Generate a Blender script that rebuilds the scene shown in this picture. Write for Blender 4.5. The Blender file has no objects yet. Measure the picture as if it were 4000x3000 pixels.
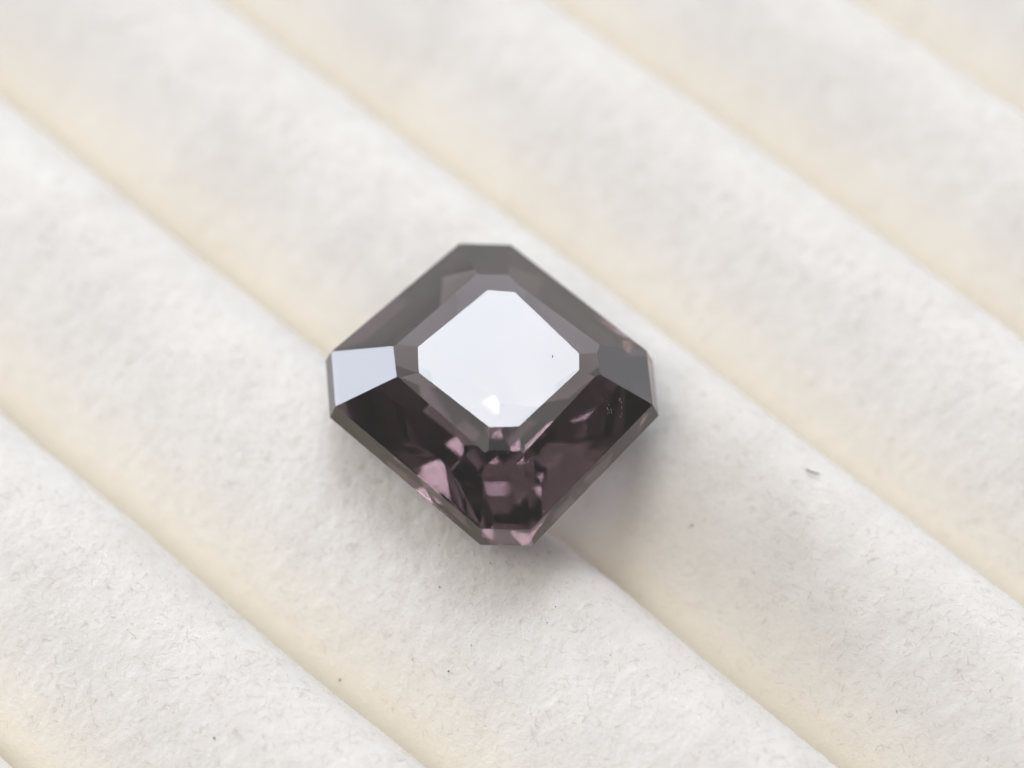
import bpy, math, random
import numpy as np
from mathutils import Vector, Matrix

# ------------------------------------------------------------------ camera, light, exposure
sc = bpy.context.scene
MM = 1e-3
D, EL, FPX = 0.068, math.radians(60), 0.068 * 4000 / 0.0218
TGT = np.array([0.41 * MM, 0.10 * MM, 0.0])
FWD = np.array([0, math.cos(EL), -math.sin(EL)])
RGT = np.array([1.0, 0, 0])
UPV = np.cross(RGT, FWD)
CAM = TGT - D * FWD

cd = bpy.data.cameras.new('camera')
cam = bpy.data.objects.new('camera', cd)
sc.collection.objects.link(cam)
cam.location = CAM
cam.rotation_euler = (math.pi / 2 - EL, 0, 0)
cd.sensor_width = 36
cd.lens = 36 * FPX / 4000
cd.clip_start, cd.clip_end = 0.002, 20
cd.dof.use_dof = True
cd.dof.focus_distance = 0.0671
cd.dof.aperture_fstop = 35.0
sc.camera = cam

w = bpy.data.worlds.new('World')
sc.world = w
w.use_nodes = True
bg = w.node_tree.nodes['Background']
bg.inputs['Color'].default_value = (1.0, 0.97, 0.95, 1)
bg.inputs['Strength'].default_value = 0.20


def area(name, direction, dist, sx, sy, radiance, color, aim=(0, 0, 0)):
    ld = bpy.data.lights.new(name, 'AREA')
    ld.shape = 'RECTANGLE'
    ld.size, ld.size_y = sx, sy
    ld.energy = radiance * math.pi * sx * sy      # W for a given panel radiance
    ld.color = color
    o = bpy.data.objects.new(name, ld)
    sc.collection.objects.link(o)
    d = Vector(direction).normalized()
    o.location = Vector(aim) + d * dist
    o.rotation_euler = d.to_track_quat('Z', 'Y').to_euler()
    return o


KEY = area('softbox_lamp', (0.03, 0.52, 0.86), 0.42, 0.15, 0.13, 7.3, (0.88, 0.93, 1.0))
TOP_FILL = area('overhead_fill', (0, 0.34, 0.66), 0.75, 0.95, 0.62, 0.72, (1.0, 0.97, 0.97))  # added soft fill from above, stands in for ceiling bounce
WARM_FILL = area('warm_groove_fill', (-0.35, -0.25, 0.90), 0.70, 0.40, 0.32, 2.7, (1.0, 0.88, 0.70))  # added warm fill to light the grooves, no known lamp
BACK = area('back_fill', (0.06, 0.86, 0.50), 0.70, 0.80, 0.30, 1.2, (0.90, 0.92, 1.0))  # added panel, gives the far crown facets a grey reflection
RIGHT_FILL = area('right_fill', (0.86, 0.48, 0.22), 0.60, 0.40, 0.24, 1.0, (0.92, 0.93, 1.0))  # added weak panel to grey the right corner facet and fill from there
SIDE = area('window_lamp', (-0.86, 0.48, 0.25), 0.50, 0.30, 0.24, 6.8, (0.83, 0.88, 1.0))

vs = sc.view_settings
vs.view_transform = 'Standard'
vs.look = 'None'
vs.exposure = 0.10
vs.gamma = 1.0
cy = sc.cycles
cy.max_bounces = 24
cy.transmission_bounces = 24
cy.glossy_bounces = 24
cy.diffuse_bounces = 6
cy.volume_bounces = 2
cy.transparent_max_bounces = 64
cy.caustics_reflective = False
cy.caustics_refractive = True
cy.blur_glossy = 0.0
cy.sample_clamp_indirect = 6.0

rng = np.random.default_rng(7)
random.seed(7)


# ------------------------------------------------------------------ helpers
def ray(x, y, z):
    """photo pixel (4000x3000) -> point on the horizontal plane at height z"""
    d = FWD + RGT * (x - 2000) / FPX + UPV * (1500 - y) / FPX
    return CAM + d * (z - CAM[2]) / d[2]


def crop(p, z):
    return ray(1200 + .7837 * p[0], 900 + .7837 * p[1], z)


def mesh_obj(name, verts, faces, mat, parent=None, smooth=False, tris=None):
    me = bpy.data.meshes.new(name)
    if isinstance(faces, np.ndarray):
        me.vertices.add(len(verts))
        me.vertices.foreach_set('co', np.asarray(verts, np.float32).ravel())
        n, k = faces.shape
        m = 0 if tris is None else len(tris)
        idx = faces.astype(np.int32).ravel()
        start = np.arange(0, n * k, k, dtype=np.int32)
        if m:
            idx = np.concatenate([idx, tris.astype(np.int32).ravel()])
            start = np.concatenate([start, n * k + np.arange(0, m * 3, 3, dtype=np.int32)])
        me.loops.add(len(idx))
        me.loops.foreach_set('vertex_index', idx)
        me.polygons.add(n + m)
        me.polygons.foreach_set('loop_start', start)
        me.polygons.foreach_set('loop_total', np.concatenate([np.full(n, k, np.int32), np.full(m, 3, np.int32)]))
        me.update(calc_edges=True)
        me.validate()
    else:
        me.from_pydata([tuple(v) for v in verts], [], [tuple(f) for f in faces])
    if smooth:
        me.polygons.foreach_set('use_smooth', np.ones(len(me.polygons), bool))
    me.materials.append(mat)
    o = bpy.data.objects.new(name, me)
    sc.collection.objects.link(o)
    o.parent = parent
    return o


def empty(name, loc):
    o = bpy.data.objects.new(name, None)
    o.empty_display_size = 0.002
    sc.collection.objects.link(o)
    o.location = loc
    return o


def tag(o, label=None, cat=None, group=None, kind=None):
    for k, v in (('label', label), ('category', cat), ('group', group), ('kind', kind)):
        if v:
            o[k] = v
    return o


def mat_new(name):
    m = bpy.data.materials.new(name)
    m.use_nodes = True
    nt = m.node_tree
    nt.nodes.clear()
    return m, nt, nt.nodes, nt.links


# ------------------------------------------------------------------ materials
def felt_material():
    m, nt, N, L = mat_new('white_felt')
    out = N.new('ShaderNodeOutputMaterial')
    b = N.new('ShaderNodeBsdfPrincipled')
    L.new(b.outputs[0], out.inputs['Surface'])
    co = N.new('ShaderNodeTexCoord')
    # soft cloudiness of the nap
    n1 = N.new('ShaderNodeTexNoise')
    n1.inputs['Scale'].default_value = 900
    n1.inputs['Detail'].default_value = 5
    n1.inputs['Roughness'].default_value = 0.65
    L.new(co.outputs['Object'], n1.inputs['Vector'])
    r1 = N.new('ShaderNodeValToRGB')
    r1.color_ramp.elements[0].position = 0.30
    r1.color_ramp.elements[0].color = (0.835, 0.82, 0.80, 1)
    r1.color_ramp.elements[1].position = 0.68
    r1.color_ramp.elements[1].color = (0.92, 0.91, 0.885, 1)
    L.new(n1.outputs['Fac'], r1.inputs['Fac'])
    # thin grey threads in the nap: a warped, stretched noise pinched to lines
    n2 = N.new('ShaderNodeTexNoise')
    n2.inputs['Scale'].default_value = 4200
    n2.inputs['Detail'].default_value = 3
    n2.inputs['Distortion'].default_value = 1.2
    L.new(co.outputs['Object'], n2.inputs['Vector'])
    r2 = N.new('ShaderNodeValToRGB')
    r2.color_ramp.elements[0].position = 0.60
    r2.color_ramp.elements[0].color = (1, 1, 1, 1)
    r2.color_ramp.elements[1].position = 0.74
    r2.color_ramp.elements[1].color = (0.80, 0.785, 0.77, 1)
    L.new(n2.outputs['Fac'], r2.inputs['Fac'])
    mx = N.new('ShaderNodeMix')
    mx.data_type = 'RGBA'
    mx.blend_type = 'MULTIPLY'
    mx.inputs['Factor'].default_value = 0.75
    L.new(r1.outputs['Color'], mx.inputs['A'])
    L.new(r2.outputs['Color'], mx.inputs['B'])
    # warm light through the felt, painted as an ivory tint low in the folds
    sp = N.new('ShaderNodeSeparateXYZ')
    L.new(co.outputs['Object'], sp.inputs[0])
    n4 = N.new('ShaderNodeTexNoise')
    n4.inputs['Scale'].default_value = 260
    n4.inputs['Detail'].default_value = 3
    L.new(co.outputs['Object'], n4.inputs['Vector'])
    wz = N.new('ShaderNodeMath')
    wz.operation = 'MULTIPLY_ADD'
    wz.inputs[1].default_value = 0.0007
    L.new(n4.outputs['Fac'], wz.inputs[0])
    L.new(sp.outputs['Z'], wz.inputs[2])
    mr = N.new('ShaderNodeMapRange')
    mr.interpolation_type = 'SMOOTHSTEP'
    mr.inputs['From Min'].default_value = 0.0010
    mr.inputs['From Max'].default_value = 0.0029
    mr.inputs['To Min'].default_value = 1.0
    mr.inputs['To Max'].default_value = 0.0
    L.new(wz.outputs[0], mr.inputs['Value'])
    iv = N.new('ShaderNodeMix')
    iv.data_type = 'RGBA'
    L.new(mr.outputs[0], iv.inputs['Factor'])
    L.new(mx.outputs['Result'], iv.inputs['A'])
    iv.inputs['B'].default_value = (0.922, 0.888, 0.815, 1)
    L.new(iv.outputs['Result'], b.inputs['Base Color'])
    b.inputs['Roughness'].default_value = 0.85
    b.inputs['Specular IOR Level'].default_value = 0.25
    b.inputs['Sheen Weight'].default_value = 0.12
    b.inputs['Sheen Roughness'].default_value = 0.5
    # fine relief
    n3 = N.new('ShaderNodeTexNoise')
    n3.inputs['Scale'].default_value = 9000
    n3.inputs['Detail'].default_value = 4
    n3.inputs['Roughness'].default_value = 0.7
    L.new(co.outputs['Object'], n3.inputs['Vector'])
    bp = N.new('ShaderNodeBump')
    bp.inputs['Strength'].default_value = 0.35
    bp.inputs['Distance'].default_value = 0.00006
    L.new(n3.outputs['Fac'], bp.inputs['Height'])
    L.new(bp.outputs['Normal'], b.inputs['Normal'])
    return m


def plain_material(name, col, rough=0.6, spec=0.4, vary=0.3, scale=20000):
    m, nt, N, L = mat_new(name)
    out = N.new('ShaderNodeOutputMaterial')
    b = N.new('ShaderNodeBsdfPrincipled')
    co = N.new('ShaderNodeTexCoord')
    n = N.new('ShaderNodeTexNoise')
    n.inputs['Scale'].default_value = scale
    L.new(co.outputs['Object'], n.inputs['Vector'])
    r = N.new('ShaderNodeValToRGB')
    r.color_ramp.elements[0].position = .3
    r.color_ramp.elements[1].position = .7
    r.color_ramp.elements[0].color = (*[c * (1 - vary) for c in col], 1)
    r.color_ramp.elements[1].color = (*[min(1, c * (1 + vary)) for c in col], 1)
    L.new(n.outputs['Fac'], r.inputs['Fac'])
    L.new(r.outputs['Color'], b.inputs['Base Color'])
    b.inputs['Roughness'].default_value = rough
    b.inputs['Specular IOR Level'].default_value = spec
    L.new(b.outputs[0], out.inputs['Surface'])
    return m


def facet_material(name, rough, bump, scale):
    m, nt, N, L = mat_new(name)
    out = N.new('ShaderNodeOutputMaterial')
    g = N.new('ShaderNodeBsdfGlass')
    g.inputs['IOR'].default_value = 1.88
    g.inputs['Roughness'].default_value = rough
    L.new(g.outputs[0], out.inputs['Surface'])
    co = N.new('ShaderNodeTexCoord')
    n = N.new('ShaderNodeTexNoise')
    n.inputs['Scale'].default_value = scale
    n.inputs['Detail'].default_value = 1
    L.new(co.outputs['Object'], n.inputs['Vector'])
    bp = N.new('ShaderNodeBump')
    bp.inputs['Strength'].default_value = bump
    bp.inputs['Distance'].default_value = 0.00001
    L.new(n.outputs['Fac'], bp.inputs['Height'])
    L.new(bp.outputs['Normal'], g.inputs['Normal'])
    return m


def body_material():
    m, nt, N, L = mat_new('mauve_gem_body')
    out = N.new('ShaderNodeOutputMaterial')
    a = N.new('ShaderNodeVolumeAbsorption')
    a.inputs['Color'].default_value = (0.55, 0.465, 0.49, 1)
    a.inputs['Density'].default_value = 720
    # faint silk inside the crystal
    v = N.new('ShaderNodeVolumeScatter')
    v.inputs['Color'].default_value = (0.86, 0.82, 0.9, 1)
    v.inputs['Density'].default_value = 17
    ad = N.new('ShaderNodeAddShader')
    L.new(a.outputs[0], ad.inputs[0])
    L.new(v.outputs[0], ad.inputs[1])
    L.new(ad.outputs[0], out.inputs['Volume'])
    return m


M_FELT = felt_material()
M_CROWN = facet_material('polished_facet', 0.0, 0.0, 700)
M_GIRD = facet_material('girdle_polish', 0.06, 0.15, 3500)
M_PAV = facet_material('pavilion_polish', 0.0, 0.0, 900)
M_BODY = body_material()
M_SPECK = plain_material('dark_dust', (0.035, 0.03, 0.035))
M_FIBRE = plain_material('white_fibre', (0.95, 0.94, 0.92), 0.25, 0.8, 0.04)
M_GREY = plain_material('grey_fibre', (0.74, 0.71, 0.67), 0.5, 0.4, 0.1)
M_GRAIN = plain_material('brown_grain', (0.16, 0.09, 0.04), 0.6, 0.3)
M_LINT = plain_material('dark_lint', (0.035, 0.03, 0.03), 0.5)

# ------------------------------------------------------------------ pleated felt pad
TH = math.radians(-41.9)
DIR = np.array([math.cos(TH), math.sin(TH)])
NRM = np.array([-math.sin(TH), math.cos(TH)])
CREST, HH = -1.75, 2.8          # mm: crest height and crest-to-crease depth
LEAN = 0.50                     # the pleats lie over a little, away from the viewer


def profile(x):
    """height below the crest for |x| <= 1 across one pleat"""
    return HH * (np.maximum(0, 1 - x * x) ** 0.62 - 1)


# where each pleat's far shoulder hides the crease behind it, read off the photo at two points per edge
EDGES = [[(0, 1630), (30, 1655)], [(0, 890), (930, 1659)], [(0, 205), (1830, 1659)], [(480, 0), (2212, 1310)],
         [(1180, 0), (2212, 740)], [(1830, 0), (2212, 262)]]
xs = np.linspace(0, 1, 2001)
zs = profile(xs)
k_ = int(np.argmax(zs + 2.33 * (xs * 2.7 + LEAN * (zs + HH))))
S_Z, S_OFF = CREST + zs[k_], (xs[k_] - 1) * 2.7 + LEAN * (zs[k_] + HH)
CRE = [float(np.mean([ray(x * 4000 / 2212, y * 4000 / 2212, S_Z * MM)[:2] @ NRM / MM for x, y in e])) - S_OFF for e in EDGES]
print('shoulder', S_Z, S_OFF, 'creases', CRE)
while CRE[-1] < 62:
    CRE.append(CRE[-1] + 5.2)
while CRE[0] > -58:
    CRE.insert(0, CRE[0] - 5.6)
LONG = 62.0                     # half length along the pleats


def fft_noise(ns, nt_, ds, dt, lam_lo, lam_hi, power):
    """smooth random relief with wavelengths between lam_lo and lam_hi (mm), unit variance"""
    fs = np.fft.fftfreq(ns, ds)[:, None]
    ft = np.fft.rfftfreq(nt_, dt)[None, :]
    f = np.sqrt(fs ** 2 + ft ** 2) + 1e-9
    amp = f ** (-power) * np.exp(-(f * lam_lo) ** 2) * (1 - np.exp(-(f * lam_hi) ** 2))
    z = np.fft.fft2(rng.standard_normal((ns, nt_)))[:, :ft.shape[1]] * amp
    z = np.fft.irfft2(z, s=(ns, nt_))
    return z / z.std()


pad = empty('felt_pad', (0, 0, (CREST - HH) * MM))
tag(pad, 'white felt pad with long soft parallel pleats under the gemstone', 'felt pad', kind='structure')
ROLLS = []


def wander():
    kn = np.linspace(-LONG, LONG, 42)
    kv = rng.standard_normal(42) * 0.055
    return lambda t: np.interp(t, kn, kv) * 0.6 + 0.4 * np.interp(t + 1.7, kn, kv)


WOB = [wander() for _ in CRE]
for i in range(len(CRE) - 1):
    c0, c1 = CRE[i], CRE[i + 1]
    mid, a = (c0 + c1) / 2, (c1 - c0) / 2
    near = -14 < mid < 18
    ns, step = (150, 0.05) if near else (40, 0.4)
    if near:
        t = np.arange(-19, 19.001, step)
        t = np.concatenate([np.linspace(-LONG, -19.2, 90), t, np.linspace(19.2, LONG, 90)])
    else:
        t = np.linspace(-LONG, LONG, 240)
    ph = np.linspace(-0.5, 0.5, ns)
    x = np.sin(ph * math.pi * 0.999)
    # spread the samples by arc length
    xx = np.linspace(-1, 1, 4001)
    zz = profile(xx)
    arc = np.concatenate([[0], np.cumsum(np.hypot(np.diff(xx) * a, np.diff(zz)))])
    x = np.interp(np.linspace(0, arc[-1], ns), arc, xx)
    z = profile(x)
    X = np.repeat(x[:, None], len(t), 1) * a + mid
    Z = np.repeat(z[:, None], len(t), 1) + CREST
    T = np.repeat(t[None, :], ns, 0)
    # slow wander of the pleat
    X = X + WOB[i](t) * (0.5 - x[:, None] / 2) + WOB[i + 1](t) * (0.5 + x[:, None] / 2)
    Z = Z + np.interp(t, np.linspace(-LONG, LONG, 40), rng.standard_normal(40) * 0.05)[None, :]
    # normals of the clean profile
    X = X + LEAN * (z[:, None] + HH)
    gx, gz = np.gradient(x * a + LEAN * z), np.gradient(z)
    ln = np.hypot(gx, gz)
    nx, nz = -gz / ln, gx / ln
    ds = arc[-1] / ns
    h = 0.0032 * fft_noise(ns, len(t), ds, step, 0.25, 1.6, 0.6)
    if near:
        lump = fft_noise(ns, len(t), ds, step, 0.085, 0.35, 0.1)
        h += 0.0018 * lump
    edge = np.clip((1 - np.abs(x)) / 0.12, 0, 1)[:, None]
    h = h * (0.35 + 0.65 * edge)
    X = X + nx[:, None] * h
    Z = Z + nz[:, None] * h
    # close the pleat underneath, so that it is a solid strip of felt
    base = np.ones((1, len(t)))
    X = np.concatenate([X, base * (mid + a - 0.006), base * (mid - a + 0.006)], 0)
    Z = np.concatenate([Z, base * (CREST - HH - 1.8), base * (CREST - HH - 1.8)], 0)
    T = np.concatenate([T, T[:2]], 0)
    P = np.stack([X * NRM[0] + T * DIR[0], X * NRM[1] + T * DIR[1], Z], -1)
    V = P.reshape(-1, 3) * MM
    nT = len(t)
    nr = ns + 2
    ii, jj = np.meshgrid(np.arange(nr), np.arange(nT - 1), indexing='ij')
    q, q2 = (ii * nT + jj).ravel(), (((ii + 1) % nr) * nT + jj).ravel()
    F = np.stack([q, q + 1, q2 + 1, q2], 1)[:, ::-1]
    ends = []
    for e in (0, nT - 1):
        ring = np.arange(nr) * nT + e
        fan = np.stack([np.full(nr - 2, ring[-1]), ring[:-2], ring[1:-1]], 1)
        ends.append(fan if e else fan[:, ::-1])
    X, Z, T = X[:ns], Z[:ns], T[:ns]
    V[:, 2] -= (CREST - HH) * MM
    o = mesh_obj('pleat', V, F, M_FELT, pad, smooth=True, tris=np.concatenate(ends))
    ROLLS.append((mid, a, near, X, Z, T))

# ------------------------------------------------------------------ gemstone: cut like a lapidary, one plane per facet
H_CR, T_GI, FLARE = 0.95, 0.44, 0.042
TAB = [(900, 297), (1035, 308), (1355, 614), (1355, 697), (1053, 978), (907, 980), (556, 708), (551, 582)]
GIR = [(757, 66), (1015, 72), (1692, 600), (1722, 868), (1115, 1492), (865, 1488), (141, 877), (120, 604)]
tab = np.array([crop(p, H_CR * MM) for p in TAB]) / MM
gir = np.array([crop(p, 0.0) for p in GIR]) / MM
CEN = gir.mean(0)
CEN[:2] = (gir[:, :2].max(0) + gir[:, :2].min(0)) / 2
planes = []                                        # (kind, normal, offset): n.x <= d inside


def plane3(kind, p, q, r):
    n = np.cross(q - p, r - p)
    n = n / np.linalg.norm(n)
    inside = CEN + np.array([0, 0, -0.3])
    if n @ (inside - p) > 0:
        n = -n
    planes.append((kind, n, float(n @ p)))


planes.append(('table_facet', np.array([0, 0, 1.0]), H_CR))
MIDF = [0.27] * 8
MIDZ = [0.885] * 8
PAV = [(1.0, -T_GI), (0.66, -T_GI - 0.9), (0.33, -T_GI - 1.55), (0.0, -T_GI - 2.0)]
PAVI = [[(s_, z_ - T_GI) for s_, z_ in q] for q in [[(1, 0.0), (0.679, -0.867), (0.384, -1.491), (0.0, -2.146)],[(1, 0.0), (0.78, -0.812), (0.269, -1.702), (0.0, -2.141)],[(1, 0.0), (0.684, -0.881), (0.386, -1.541), (0.0, -2.114)],[(1, 0.0), (0.758, -0.816), (0.29, -1.729), (0.0, -2.14)],[(1, 0.0), (0.722, -0.863), (0.386, -1.485), (0.0, -2.14)],[(1, 0.0), (0.692, -0.798), (0.286, -1.734), (0.0, -2.031)],[(1, 0.0), (0.636, -0.876), (0.354, -1.486), (0.0, -2.05)],[(1, 0.0), (0.737, -0.812), (0.298, -1.726), (0.0, -2.089)]]]
for i in range(8):
    j = (i + 1) % 8
    tm, gm = (tab[i] + tab[j]) / 2, (gir[i] + gir[j]) / 2
    m = tm + (gm - tm) * MIDF[i]
    m[2] = H_CR * MIDZ[i]
    plane3('crown_facet', tab[i], tab[j], m)
    plane3('crown_facet', gir[i], gir[j], m)
    plane3('girdle_facet', gir[i], gir[j], CEN + (gm - CEN) * (1 + FLARE) * np.array([1, 1, 0]) + np.array([0, 0, -T_GI]))
    for k in range(3):
        s0, z0 = PAVI[i][k]
        s1, z1 = PAVI[i][k + 1]
        s0, s1 = s0 * (1 + FLARE), s1 * (1 + FLARE)
        a0 = CEN + (gir[i] - CEN) * s0
        b0 = CEN + (gir[j] - CEN) * s0
        m1 = CEN + (gm - CEN) * s1
        a0[2] = b0[2] = z0
        m1[2] = z1
        plane3('pavilion_facet', a0, b0, m1)


def clip(poly, n, d):
    out = []
    for k in range(len(poly)):
        p, q = poly[k], poly[(k + 1) % len(poly)]
        fp, fq = n @ p - d, n @ q - d
        if fp <= 1e-9:
            out.append(p)
        if (fp < -1e-9 and fq > 1e-9) or (fp > 1e-9 and fq < -1e-9):
            out.append(p + (q - p) * fp / (fp - fq))
    return out


welded = []


def weld(p):
    for k, v in enumerate(welded):
        if np.abs(v - p).max() < 3e-4:
            return k
    welded.append(p)
    return len(welded) - 1


gem = empty('gemstone', (CEN[0] * MM, CEN[1] * MM, PAV[-1][1] * MM))
tag(gem, 'mauve brown square octagonal step cut gemstone resting on white pleated felt', 'gemstone')
ORG = np.array(gem.location)
facets = []
for kind, n, d in planes:
    u = np.cross(n, [0.3, 0.5, 0.8])
    u /= np.linalg.norm(u)
    v = np.cross(n, u)
    c = n * d
    poly = [c + 30 * (su * u + sv * v) for su, sv in ((1, 1), (-1, 1), (-1, -1), (1, -1))]
    for kind2, n2, d2 in planes:
        if n2 is n:
            continue
        poly = clip(poly, n2, d2)
        if len(poly) < 3:
            break
    if len(poly) < 3:
        continue
    ids = []
    for p in poly:
        k = weld(p)
        if not ids or (ids[-1] != k and ids[0] != k):
            ids.append(k)
    if len(ids) >= 3:
        nn = np.zeros(3)
        for k in range(len(ids)):
            nn += np.cross(welded[ids[k]], welded[ids[(k + 1) % len(ids)]])
        if nn @ n < 0:
            ids = ids[::-1]
        facets.append((kind, ids))
W = np.array(welded)
for kind, ids in facets:
    mat = {'girdle_facet': M_GIRD, 'pavilion_facet': M_PAV}.get(kind, M_CROWN)
    mesh_obj(kind, W[ids] * MM - ORG, [list(range(len(ids)))], mat, gem)
# coloured body of the stone, a hair inside the polished skin
c3 = np.array([CEN[0], CEN[1], -0.4])
core = mesh_obj('stone_body', (c3 + (W - c3) * 0.9995) * MM - ORG, [ids for _, ids in facets], M_BODY, gem)
print('facets', len(facets), 'verts', len(W), 'culet', W[:, 2].min())

# small flaws: a pit on the table, dark grains and pale nicks on the near crown
def on_facet(px, py, lift):
    d = FWD + RGT * (px - 2000) / FPX + UPV * (1500 - py) / FPX
    o_, best = CAM / MM, None
    for kind, n, off in planes:                    # nearest entry into the convex stone
        den = n @ d
        if den < 0:
            tt = (off - n @ o_) / den
            if best is None or tt > best[0]:
                best = (tt, n)
    return o_ + d * best[0] + best[1] * lift, best[1]


def flake(name, p, n, lx, ly, ang, mat, seed):
    rr = random.Random(seed)
    u = np.cross(n, [0, 0.3, 1.0])
    u /= np.linalg.norm(u)
    v = np.cross(n, u)
    u, v = u * math.cos(ang) + v * math.sin(ang), v * math.cos(ang) - u * math.sin(ang)
    ring = []
    for q in range(7):
        a_ = q * math.tau / 7
        k = 0.7 + 0.5 * rr.random()
        ring.append(p + u * lx * k * math.cos(a_) + v * ly * k * math.sin(a_))
    vv = [r_ * MM - ORG for r_ in ring] + [(p + n * min(lx, ly) * 0.5) * MM - ORG, (p - n * min(lx, ly) * 0.3) * MM - ORG]
    fs = [(q, (q + 1) % 7, 7) for q in range(7)] + [((q + 1) % 7, q, 8) for q in range(7)]
    return mesh_obj(name, vv, fs, mat, gem)


M_PIT = plain_material('dark_pit', (0.05, 0.045, 0.05))
M_NICK = plain_material('pale_nick', (0.34, 0.30, 0.30), 0.4, 0.6)
for k, (cx, cy_, lx, ly, an) in enumerate([(1224, 628, 0.045, 0.016, 1.2), (1000, 1108, 0.05, 0.022, 0.5),
                                           (1036, 1060, 0.018, 0.013, 0.2), (1212, 797, 0.008, 0.007, 0)]):
    p, n = on_facet(1200 + .7837 * cx, 900 + .7837 * cy_, 0.0)
    flake('surface_pit', p, n, lx, ly, an, M_PIT, 40 + k)
rr = random.Random(3)
for k in range(16):
    t_ = rr.random()
    cx, cy_ = (1495 + 22 * rr.random(), 815 + 110 * t_) if k % 2 else (1555 + 14 * rr.random(), 810 + 120 * t_)
    p, n = on_facet(1200 + .7837 * cx, 900 + .7837 * cy_, 0.0)
    flake('nick', p, n, 0.012 + 0.03 * rr.random(), 0.0045, 1.25 + 0.5 * rr.random(), M_NICK, 60 + k)
for k, (cx, cy_) in enumerate([(1100, 1155), (1085, 1162), (1180, 1400)]):
    p, n = on_facet(1200 + .7837 * cx, 900 + .7837 * cy_, 0.0)
    flake('nick', p, n, 0.014, 0.006, k, M_NICK, 90 + k)

# ------------------------------------------------------------------ loose nap fibres lying on the pleats (uncountable)
fv, ff = [], []
nf = 0
for mid, a, near, X, Z, T in ROLLS:
    if not near:
        continue
    cnt = 15000
    ns, nT = X.shape
    si = rng.integers(18, ns - 14, cnt)
    ti = rng.integers(92, nT - 92, cnt)
    for s, k in zip(si, ti):
        p = np.array([X[s, k], T[s, k], Z[s, k]])
        e1 = np.array([X[s + 3, k] - X[s - 3, k], 0, Z[s + 3, k] - Z[s - 3, k]])
        e1 /= np.linalg.norm(e1)
        e2 = np.array([0, 1.0, 0])
        nn = np.array([-e1[2], 0, e1[0]])
        an = rng.random() * math.tau
        L_ = 0.05 + 0.20 * rng.random()
        wd = 0.0025 + 0.005 * rng.random() ** 2
        d1 = e1 * math.cos(an) + e2 * math.sin(an)
        an2 = an + rng.normal() * 0.7
        d2 = e1 * math.cos(an2) + e2 * math.sin(an2)
        sd = np.cross(nn, d1)
        lift = 0.004 + 0.03 * rng.random() ** 2
        p0, p1 = p + nn * 0.0, p + d1 * L_ / 2 + nn * lift
        p2 = p1 + d2 * L_ / 2 - nn * lift * rng.random()
        for pp in (p0, p1, p2):
            for sg in (-1, 1):
                qx = pp + sd * sg * wd
                fv.append((qx[0] * NRM[0] + qx[1] * DIR[0], qx[0] * NRM[1] + qx[1] * DIR[1], qx[2]))
        ff.append((nf, nf + 1, nf + 3, nf + 2))
        ff.append((nf + 2, nf + 3, nf + 5, nf + 4))
        nf += 6
fo = mesh_obj('nap_fibres', np.array(fv) * MM, np.array(ff), M_FIBRE)
fo.data.materials.append(M_GREY)
fo.data.polygons.foreach_set('material_index', np.repeat((rng.random(len(ff) // 2) < 0.35).astype(np.int32), 2))
tag(fo, 'fine white nap fibres lying loose on the felt pleats', 'fibres', kind='stuff')


# ------------------------------------------------------------------ dust and lint
def surface_at(px, py):
    """first point of the pleats along the photo ray through (px, py)"""
    best = None
    for z in np.arange(CREST + 0.1, CREST - HH, -0.01):
        p = ray(px, py, z * MM) / MM
        n = p[:2] @ NRM - LEAN * (z - CREST + HH)
        for mid, a, *_ in ROLLS:
            if abs(n - mid) <= a and profile(np.array((n - mid) / a)) + CREST >= z:
                return p, (mid, a, n)
    return p, None


def blob(r, seed):
    """small irregular grain: a dented low icosphere"""
    import bmesh
    bm = bmesh.new()
    bmesh.ops.create_icosphere(bm, subdivisions=1, radius=r)
    rr = random.Random(seed)
    st = 0.6 + rr.random()
    for v in bm.verts:
        v.co *= 0.7 + 0.6 * rr.random()
        v.co.x *= st
    me = bpy.data.meshes.new('dust_speck')
    bm.to_mesh(me)
    bm.free()
    me.materials.append(M_SPECK)
    return me


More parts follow.
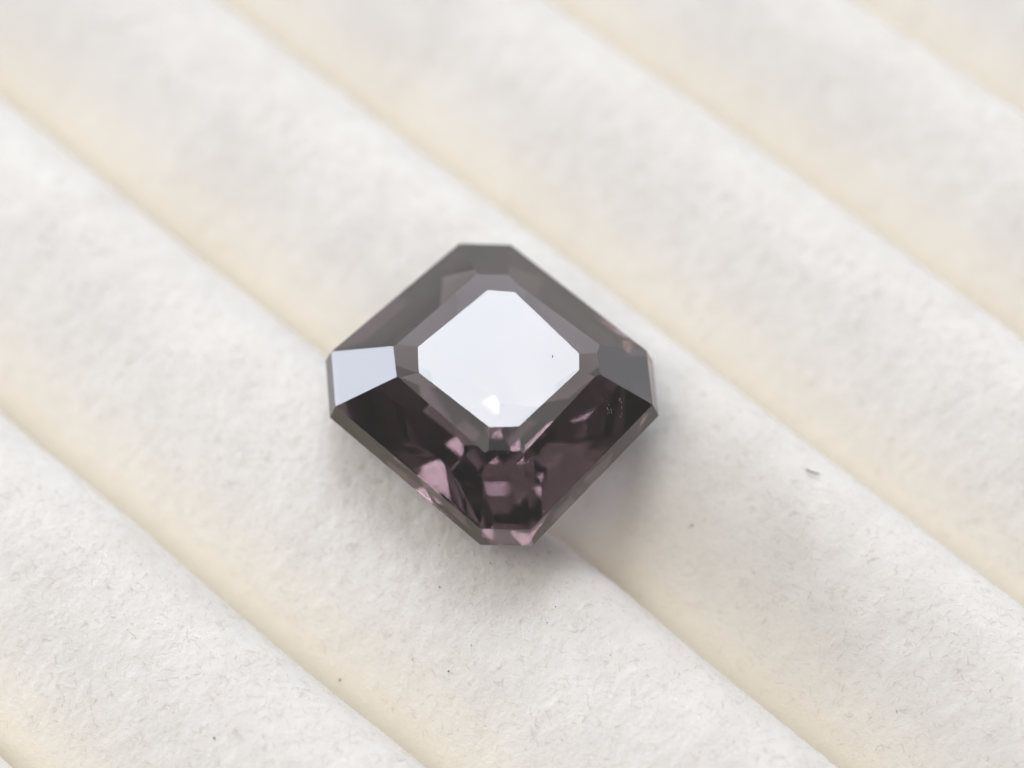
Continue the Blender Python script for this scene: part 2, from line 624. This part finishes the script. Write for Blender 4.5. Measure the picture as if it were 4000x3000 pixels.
specks = [(1330, 2657, 11), (1752, 2622, 8), (1588, 2187, 7), (1717, 2293, 6), (1915, 2200, 5), (838, 2885, 9),
          (503, 2548, 5), (752, 2798, 5), (627, 2440, 4), (945, 2131, 5), (1003, 2026, 5), (1341, 2405, 4),
          (2703, 2053, 6), (2693, 2060, 6), (3182, 2378, 7), (3010, 2440, 5), (2946, 2240, 4), (2563, 1680, 4),
          (1561, 968, 5), (1452, 925, 5), (1168, 1033, 4), (2843, 1063, 5), (2550, 1090, 4), (2968, 1765, 4),
          (2137, 2433, 5), (1842, 2520, 4), (2840, 2920, 6), (1060, 2170, 4), (2500, 2330, 4), (1546, 2300, 4),
          (1715, 2130, 4), (2170, 2370, 4), (2620, 745, 6), (2150, 838, 5)]
meshes = [blob(1.0, s) for s in range(5)]
for k, (px, py, r) in enumerate(specks):
    p, hit = surface_at(px, py)
    o = bpy.data.objects.new('dust_speck', meshes[k % 5])
    sc.collection.objects.link(o)
    rad = r * 0.00545 * 0.55
    o.location = (p + np.array([0, 0, rad * 0.3])) * MM
    o.scale = (rad * MM,) * 3
    o.rotation_euler = (random.random() * 6, random.random() * 6, random.random() * 6)
    if k == 0:
        o.data = blob(1.0, 77)
        o.data.materials[0] = M_GRAIN
        tag(o, 'coarse brown grain of dust lying in an ivory fold of the felt', 'dust speck', 'dust specks on the felt')
    else:
        tag(o, 'tiny dark dust speck on the white felt', 'dust speck', 'dust specks on the felt')

# short curved hair of lint
pts = []
for px, py in ((3148, 1837), (3153, 1842), (3163, 1847), (3178, 1852), (3192, 1856), (3201, 1857)):
    p, _ = surface_at(px, py)
    pts.append(p + np.array([0, 0, 0.06]))
pts = np.array(pts)
hv, hf = [], []
for k, p in enumerate(pts):
    tg = pts[min(k + 1, len(pts) - 1)] - pts[max(k - 1, 0)]
    tg /= np.linalg.norm(tg)
    s1 = np.cross(tg, [0, 0, 1.0])
    s1 /= np.linalg.norm(s1)
    s2 = np.cross(s1, tg)
    r = 0.020 * (1 - 0.5 * abs(k / (len(pts) - 1) - 0.4))
    for q in range(6):
        an = q * math.tau / 6
        hv.append((p + r * (s1 * math.cos(an) + s2 * math.sin(an))) * MM)
    if k:
        for q in range(6):
            hf.append(((k - 1) * 6 + q, (k - 1) * 6 + (q + 1) % 6, k * 6 + (q + 1) % 6, k * 6 + q))
hf += [tuple(range(6))[::-1], tuple(len(pts) * 6 - 6 + q for q in range(6))]
o = mesh_obj('lint_hair', hv, hf, M_LINT, smooth=True)
tag(o, 'short curved dark hair of lint lying on the white felt', 'lint')
